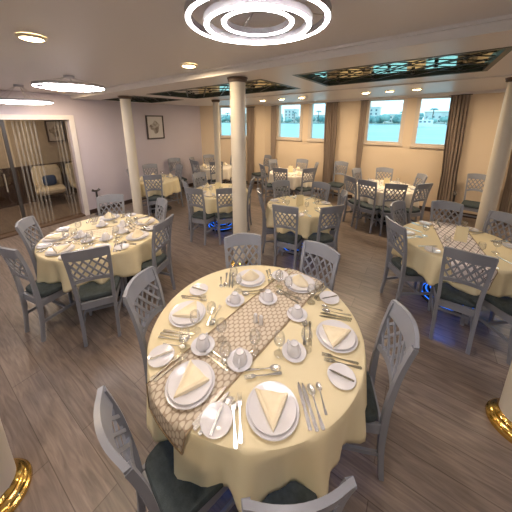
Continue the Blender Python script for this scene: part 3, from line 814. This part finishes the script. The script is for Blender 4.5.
def outline(half, z, t, curve=lambda y: 0):
    """flat utensil from half outline [(y, x)], thickness t, bent by curve"""
    n = len(half); lo = [(-x, y, z + curve(y)) for y, x in half] ; hi = [(x, y, z + curve(y)) for y, x in half]
    vs = lo + hi + [(a, b, c + t) for a, b, c in lo] + [(a, b, c + t) for a, b, c in hi]; fs = []
    for i in range(n - 1):
        fs += [(i, i + 1, n + i + 1, n + i), (2 * n + i, 3 * n + i, 3 * n + i + 1, 2 * n + i + 1), (i, 2 * n + i, 2 * n + i + 1, i + 1), (n + i, n + i + 1, 3 * n + i + 1, 3 * n + i)]
    fs += [(0, n, 3 * n, 2 * n), (n - 1, 3 * n - 1, 4 * n - 1, 2 * n - 1)]
    return vs, fs
HANDLE = [(-.105, .003), (-.103, .008), (-.095, .0095), (-.06, .0065), (-.02, .0038), (.02, .0032)]
cv = lambda y: .006 * max(0, min(1, (y + .02) / .07)) - .003 * max(0, (y - .06) / .04)
def fork():
    m_ = MB(); m_.add(*outline(HANDLE + [(.035, .004), (.045, .010), (.055, .0115), (.062, .0115)], .001, .0028, cv))
    for k in range(4):
        x = -.0098 + .0065 * k
        m_.tube([(x, .060, .001 + cv(.06) + .0014), (x, .08, .001 + cv(.08) + .002), (x, .098, .001 + cv(.098) + .004)], [.0018, .0017, .001], 6)
    return m_
def knife():
    return MB().add(*outline([(-.105, .004), (-.103, .0085), (-.06, .009), (-.015, .0075), (-.01, .0055), (0, .009), (.05, .0095), (.085, .008), (.105, .003), (.108, .0008)], .001, .0035))
def spoon(k=1.0):
    m_ = MB(); m_.add(*outline(HANDLE + [(.04, .0036)], .001, .0028, cv))
    rings = []
    for a, sc in ((.0, 1.0), (.35, .93), (.7, .7), (.95, .3), (1, .05)):
        rings.append([(.020 * sc * math.cos(q), .066 + .030 * sc * math.sin(q), .0075 + .001 - .0065 * a) for q in np.linspace(0, 2 * PI, 25)[:-1]])
    inn = [[(x * .92, .066 + (y - .066) * .92, z + .0015) for x, y, z in r] for r in rings[:-1]] + [[(x, y, z + .0015) for x, y, z in rings[-1]]]
    m_.loft(rings[::-1] + inn, cap=True)
    if k != 1: m_.xform(Matrix.Scale(k, 4))
    return m_
K_FORK = Kind('fork', 'fork', fork().mesh('fork', M['steel'])); K_KNIFE = Kind('knife', 'knife', knife().mesh('knife', M['steel']))
K_SPOON = Kind('spoon', 'spoon', spoon().mesh('spoon', M['steel'])); K_TEA = Kind('teaspoon', 'spoon', spoon(.74).mesh('teaspoon', M['steel']))
K_BUTTER = Kind('butter_knife', 'knife', knife().xform(Matrix.Scale(.62, 4)).mesh('butter_knife', M['steel']))
def napkin_mesh(name):
    """three-cornered folded napkin, two rolled edges meeting at the point towards the diner"""
    m_ = MB(); n = 14; vs, fs = [], []
    A, B, C_ = Vector((0, -.085)), Vector((-.072, .062)), Vector((.066, .048))
    idx = {}
    for i in range(n + 1):
        for j in range(n + 1 - i):
            b, c = i / n, j / n; a = 1 - b - c
            p = A * a + B * b + C_ * c
            rid = math.exp(-((c) / .12) ** 2) + math.exp(-((b) / .12) ** 2)
            z = .006 + .020 * min(1.15, rid) * (.45 + .55 * (1 - a) + .25 * a) + .014 * (b + c) * (1 - abs(b - c)) + .002 * math.sin(40 * b) * c
            if min(a, b, c) < 1e-6: z *= .72
            idx[i, j] = len(vs); vs.append((p.x, p.y, z))
    for i in range(n):
        for j in range(n - i):
            fs.append((idx[i, j], idx[i + 1, j], idx[i, j + 1]))
            if i + j < n - 1: fs.append((idx[i + 1, j], idx[i + 1, j + 1], idx[i, j + 1]))
    k = len(vs); edge = [idx[i, 0] for i in range(n + 1)] + [idx[n - j, j] for j in range(1, n + 1)] + [idx[0, n - j] for j in range(1, n)]
    for e in edge: vs.append((vs[e][0], vs[e][1], .0))
    L = len(edge)
    for q in range(L): fs.append((edge[q], edge[(q + 1) % L], k + (q + 1) % L, k + q))
    fs.append(tuple(k + q for q in range(L)))
    return m_.add(vs, fs).xform(Matrix.Diagonal((1.2, 1.2, 1.1, 1))).mesh(name, M['napkin'])
def tall_napkin(name):
    """napkin folded to an upright cone slice"""
    m_ = MB(); n = 12; rings = []
    for z, w, d in ((0, .078, .050), (.012, .078, .05), (.03, .062, .038), (.055, .036, .024), (.078, .010, .008), (.084, .002, .002)):
        rings.append([(w * math.cos(q) * (1 - .25 * max(0, math.sin(q))), d * math.sin(q) + .012 * (z / .08), z + .004 * math.cos(3 * q) * (z > .005)) for q in np.linspace(0, 2 * PI, n * 2 + 1)[:-1]])
    return m_.loft(rings).mesh(name, M['napkin'])
K_NAP = Kind('napkin', 'napkin', napkin_mesh('napkin')); K_NAP2 = Kind('napkin', 'napkin', tall_napkin('napkin'))
K_CARD = Kind('menu_card', 'menu card', MB().add([(-.055, .03, 0), (.055, .03, 0), (.055, .002, .17), (-.055, .002, .17), (-.055, -.03, 0), (.055, -.03, 0), (.055, -.002, .17), (-.055, -.002, .17)],
    [(0, 1, 2, 3), (5, 4, 7, 6), (3, 2, 6, 7), (0, 3, 7, 4), (1, 5, 6, 2), (4, 5, 1, 0)]).mesh('menu_card', M['card'], False))
K_SHAKER = Kind('shaker', 'shaker')
K_SHAKER.part('body', MB().lathe([(.015, 0), (.016, .004), (.0125, .03), (.013, .05)], 20).mesh('body', M['china']))
K_SHAKER.part('cap', MB().lathe([(.0135, .05), (.0135, .056), (.009, .065), (.001, .068)], 20).mesh('cap', M['china']))

ZT = TOPZ + .0012; ZR = TOPZ + .0048
def jit(a): return rnd.uniform(-a, a)
WORDS = ['near', 'near left', 'left', 'far left', 'far', 'far right', 'right', 'near right']
def place_words(c, angs):
    """name each place round a table by how it lies in the photo"""
    va = math.atan2(-c[1], -c[0]); used, out = set(), []
    for a in angs:
        rel = (va - a) % (2 * PI)               # 0 = towards the camera, then clockwise to the left
        best = sorted(range(8), key=lambda i: abs((rel - i * PI / 4 + PI) % (2 * PI) - PI))
        i = next(i for i in best if i not in used); used.add(i); out.append(WORDS[i])
    return out

def on_runner(key, x, y):
    if key == 'front': a, w = math.radians(84), .35
    elif key == 'left': a, w = math.radians(62), .30
    elif key == 'right': a, w = math.radians(98), .34
    else: return ZT
    u = -x * math.sin(a) + y * math.cos(a)
    return ZR if abs(u) < w / 2 + .14 else ZT

def setting(key, a, word, full, rp, glass=True, cup=True):
    c, R = TB[key]; T_ = SHORT[key]
    ux, uy = math.cos(a), math.sin(a)               # outwards, towards the diner
    def P(x, y): # local: x to the diner's right, y towards the table centre
        px, py = ux * (rp - y) - uy * x, uy * (rp - y) + ux * x
        return px, py
    rz = a + PI / 2
    def put(kd, x, y, dz, rot, label, group):
        px, py = P(x, y); z = on_runner(key, px, py)
        return kd.put((c[0] + px, c[1] + py, z + dz), rz + rot, label, group)
    at_ = 'at the %s place on the %s' % (word, T_)
    g = lambda s: '%s on the %s' % (s, T_)
    if full >= 2:
        put(K_CHARGER, 0, 0, 0, 0, 'lower white plate ' + at_, g('lower plates'))
        put(K_DINNER, 0, 0, .0085, 0, 'upper white dinner plate ' + at_, g('dinner plates'))
        put(K_NAP if word in ('near', 'near left', 'right', 'left') else K_NAP2, 0, .0, .0145, jit(.5) + (.5 if word == 'near left' else 0), 'folded ivory napkin on plates ' + at_, g('folded napkins'))
        zc = 0
    elif full == 1:
        put(K_DINNER, 0, 0, 0, 0, 'white dinner plate ' + at_, g('dinner plates'))
        put(K_NAP2, 0, 0, .0065, jit(.5), 'folded ivory napkin on plate ' + at_, g('folded napkins'))
    o = .155 if full >= 1 else .10
    put(K_FORK, -o, -.005, 0, jit(.06), 'fork next to the plate ' + at_ if full < 2 else 'inner fork ' + at_, g('forks'))
    if full >= 2 or full == 0: put(K_FORK, -o - .028, -.02, 0, jit(.06), 'outer fork ' + at_, g('forks'))
    put(K_KNIFE, o, 0, 0, jit(.05), 'inner knife ' + at_, g('knives'))
    if full >= 2:
        put(K_KNIFE, o + .024, -.008, 0, jit(.05), 'outer knife ' + at_, g('knives'))
        put(K_SPOON, o + .056, -.006, 0, jit(.08), 'soup spoon ' + at_, g('spoons'))
        put(K_TEA, o + .098, .02, 0, jit(.12), 'teaspoon ' + at_, g('teaspoons'))
        put(K_FORK, -.02, .165, 0, PI / 2 + jit(.1), 'dessert fork above the plate ' + at_, g('dessert forks'))
        put(K_SPOON, -.01, .200, 0, -PI / 2 + jit(.1), 'dessert spoon above the plate ' + at_, g('dessert spoons'))
    if full != 1:
        bx, by = (-.262, -.01) if full >= 2 else (-.235, .0)
        put(K_BREAD, bx, by, 0, 0, 'small white bread plate ' + at_, g('bread plates'))
        r_ = jit(.5) - .35; put(K_BUTTER, bx, by, .0115, r_, 'butter knife across the bread plate ' + at_, g('butter knives'))

# front table: measured places
FC = TB['front'][0]
fplates = [(-48, .545), (-95, .545), (-153, .49), (130, .47), (81, .535), (20, .525)]
fwords = place_words(FC, [math.radians(a) for a, r in fplates])
for (a, r), w in zip(fplates, fwords): setting('front', math.radians(a), w, 2, r)
cups = [(240, 361), (203, 346), (235, 301), (268, 299), (297, 315), (294, 352)]
for (u, v), w in zip(cups, fwords):
    p = pix(u, v, .765); z = on_runner('front', p.x - FC[0], p.y - FC[1])
    K_SAUCER.put((p.x, p.y, z), 0, 'white saucer under the cup for the %s place on the front table' % w, 'saucers on the front table')
    K_CUP.put((p.x, p.y, z + .0065), rnd.uniform(0, 6), 'upturned white cup for the %s place on the front table' % w, 'upturned cups on the front table')
gl = [((226, 368), (258, 358)), ((190, 352), (216, 334)), ((187, 298), (207, 299)), ((240, 287), (228, 281)), ((278, 283), (290, 291)), ((281, 357), (303, 343))]
gl = [((226, 366), (255, 352)), ((186, 349), (222, 340)), ((196, 331), (212, 322)), ((234, 283), (238, 291)), ((279, 287), (288, 294)), ((279, 354), (306, 349))]
extra = [((313, 303), 'far right'), ((316, 310), 'far right')]
for pr, w in zip(gl, fwords):
    for (u, v), s in zip(pr, ('left', 'right')):
        p = pix(u, v, .76); z = on_runner('front', p.x - FC[0], p.y - FC[1])
        K_GLASS.put((p.x, p.y, z), 0, 'stemmed wine glass, %s of the pair for the %s place on the front table' % (s, w), 'wine glasses on the front table')
for (u, v), l in (((311, 302), 'stemmed wine glass beside the far right plate, next to the lattice chair'), ((318, 298), 'stemmed wine glass rightmost beside the far right bread plate')):
    p = pix(u, v, .76); K_GLASS.put((p.x, p.y, ZT), 0, l, 'wine glasses on the front table')
for (u, v), l in (((255.5, 322), 'white salt shaker, left of the pair on the net runner'), ((261, 324), 'white pepper shaker, right of the pair on the net runner')):
    p = pix(u, v, .76); K_SHAKER.put((p.x, p.y, ZR), 0, l, 'white shakers on the front table')

# the other tables
def serve(key, full, rin, cup=True, glasses=1):
    c, R = TB[key]; T_ = SHORT[key]
    angs = SETANG[key]; ws = place_words(c, angs)
    for a, w in zip(angs, ws):
        setting(key, a, w, full, R - rin)
        ux, uy = math.cos(a), math.sin(a)
        def at(x, y):
            rp = R - rin; px, py = ux * (rp - y) - uy * x, uy * (rp - y) + ux * x
            return (c[0] + px, c[1] + py, on_runner(key, px, py))
        if cup:
            p = at(.05 if full >= 2 else .06, .26 if full >= 2 else .19)
            K_SAUCER.put(p, 0, 'white saucer at the %s place on the %s' % (w, T_), 'saucers on the %s' % T_)
            K_CUP.put((p[0], p[1], p[2] + .0065), rnd.uniform(0, 6), 'upturned white cup at the %s place on the %s' % (w, T_), 'upturned cups on the %s' % T_)
        for q in range(glasses):
            p = at((.16, -.09)[q], (.155, .21)[q])
            K_GLASS.put(p, 0, 'stemmed wine glass, %sat the %s place on the %s' % (('', '')[q] if glasses == 1 else ('right one ', 'left one ')[q], w, T_), 'wine glasses on the %s' % T_)
serve('left', 2, .16, True, 2)
serve('right', 0, .14, False, 1)
serve('middle', 0, .14, False, 1)
serve('midleft', 1, .15, False, 1)
serve('farmid', 1, .15, False, 1)
serve('farright', 0, .14, False, 1)
serve('doorwall', 1, .15, False, 1)
serve('farcorner', 1, .15, False, 1)
for key, dx, dy in (('right', .02, .02), ('middle', 0, 0), ('midleft', .0, -.06), ('farright', 0, 0), ('farmid', -.02, 0)):
    c, R = TB[key]
    K_CARD.put((c[0] + dx, c[1] + dy, on_runner(key, dx, dy)), math.atan2(-c[1], -c[0]) + PI / 2 + .2, 'folded cream menu card standing on the ' + SHORT[key], 'menu cards')

# ------------------------------------------------------------------ outside: river, far bank, trees, houses, a boat
WZ = -1.3
w = MB(); w.box((-520, 8, WZ - 1), (330, 215, WZ)); o = struct('river', w, M['water'])
w = MB(); w.prism([(-520, 214), (330, 214), (330, 420), (-520, 420)], WZ - 1, WZ + .7); o = struct('river_bank', w, M['bank'])
def crown(seed, squash=1.0, name='crown', mat=None):
    rg = random.Random(seed); m_ = MB()
    for _ in range(9):
        cx, cy, cz = rg.uniform(-.55, .55), rg.uniform(-.45, .45), rg.uniform(.45, 1.15); r = rg.uniform(.32, .58)
        n = 14; rings = []
        for i in range(1, 8):
            t = PI * i / 8; rings.append([(cx + r * math.sin(t) * math.cos(2 * PI * j / n) * (1 + .16 * rg.uniform(-1, 1)), cy + r * math.sin(t) * math.sin(2 * PI * j / n) * (1 + .16 * rg.uniform(-1, 1)), (cz + r * math.cos(t) * (1 + .1 * rg.uniform(-1, 1))) * squash) for j in range(n)])
        m_.loft(rings)
    return m_.mesh(name, mat)
trunk = MB().tube([(0, 0, 0), (.03, 0, .5)], [.07, .05]).mesh('trunk', M['bark'])
TK = []
for i in range(4):
    k_ = Kind('tree', 'tree'); k_.part('crown', crown(i + 5, (1, 1.25, .8, 1.05)[i], 'crown', M[('leaf_a', 'leaf_b')[i % 2]])); k_.part('trunk', trunk); TK.append(k_)
pm = MB()
for i in range(11):
    a = 2 * PI * i / 11; pm.tube([(0, 0, 1.5), (.22 * math.cos(a), .22 * math.sin(a), 1.62), (.45 * math.cos(a), .45 * math.sin(a), 1.45)], [.05, .06, .015], 6)
PK = Kind('palm_tree', 'tree').part('fronds', pm.mesh('fronds', M['leaf_b'])).part('trunk', MB().tube([(0, 0, 0), (.05, 0, .8), (0, 0, 1.55)], [.07, .055, .05]).mesh('trunk', M['bark']))
rt = random.Random(21)
TREE_L = ['rounded hazy blue green tree on the far river bank', 'tall dark tree on the far river bank', 'low spreading hazy blue green tree on the far river bank', 'dense dark green tree on the far river bank']
for i in range(58):
    x = -330 + 7.2 * i + rt.uniform(-2, 2); t = rt.randrange(4); s = rt.uniform(2.8, 5.4)
    o = TK[t].put((x, rt.uniform(222, 238), WZ + .6), rt.uniform(0, 6), TREE_L[t], 'trees along the far bank, kind %s' % 'ABCD'[t]); o.scale = (s, s, s)
for i in range(14):
    o = PK.put((-310 + 29 * i + rt.uniform(-8, 8), 219 + rt.uniform(0, 2), WZ + .6), rt.uniform(0, 6), 'palm tree at the water line of the far bank', 'palms along the far bank'); s = rt.uniform(5, 7); o.scale = (s, s, s)
HK = []
for i in range(3):
    w_, d_, h_ = ((16, 10, 8.5), (12, 10, 13), (22, 12, 7))[i]
    k_ = Kind('house', 'house'); k_.part('walls', MB().box((-w_ / 2, -d_ / 2, 0), (w_ / 2, d_ / 2, h_)).mesh('walls', M['house'], False))
    k_.part('roof', MB().box((-w_ / 2 - .4, -d_ / 2 - .4, h_), (w_ / 2 + .4, d_ / 2 + .4, h_ + .5)).mesh('roof', M['house'], False))
    for f in range(int(h_ // 3)):
        for q in range(int(w_ // 4)):
            x = -w_ / 2 + 2 + q * 4
            k_.part('window', MB().box((x - .7, -d_ / 2 - .03, 1 + f * 3), (x + .7, -d_ / 2, 2.5 + f * 3)).mesh('window', M['house_dark'], False))
    HK.append(k_)
for i in range(15):
    t = i % 3
    HK[t].put((-300 + 25 * i + rt.uniform(-7, 7), 248 + rt.uniform(0, 6), WZ + .6), 0, ['wide pale two storey house behind the far bank trees', 'tall narrow pale house behind the far bank trees', 'long low pale house behind the far bank trees'][t], 'far bank houses, %s kind' % ('wide', 'tall', 'long')[t])
bt = Kind('river_boat', 'boat')
hull = MB().loft([[(x, y * (1 - (abs(x) / 9.2) ** 3), z) for x, y in ((-9, -.01), (-8, -1.6), (0, -2), (7, -1.6), (9.1, 0), (7, 1.6), (0, 2), (-8, 1.6))] for z in (0, .6, 1.5)])
bt.part('hull', hull.mesh('hull', M['boat_white'], False))
bt.part('cabin', MB().rbox((-6, -1.2, 1.4), (4, 1.2, 3.6), .2).mesh('cabin', M['boat_white'], False), tuple(('window', MB().box((x - .5, -1.22, 2.3), (x + .5, -1.19, 3.0)).mesh('window', M['house_dark'], False)) for x in (-4.8, -3, -1.2, .6, 2.4)))
bt.part('canopy', MB().box((-6.2, -1.4, 4.9), (2, 1.4, 5.05)).mesh('canopy', M['boat_white'], False))
for x in (-5.8, 1.6):
    for y in (-1.1, 1.1): bt.part('canopy_post', MB().tube([(x, y, 3.6), (x, y, 4.9)], .06).mesh('canopy_post', M['boat_white']))
bt.put((-2.5, 150, WZ - .25), .1, 'white river boat on the water outside the right window')
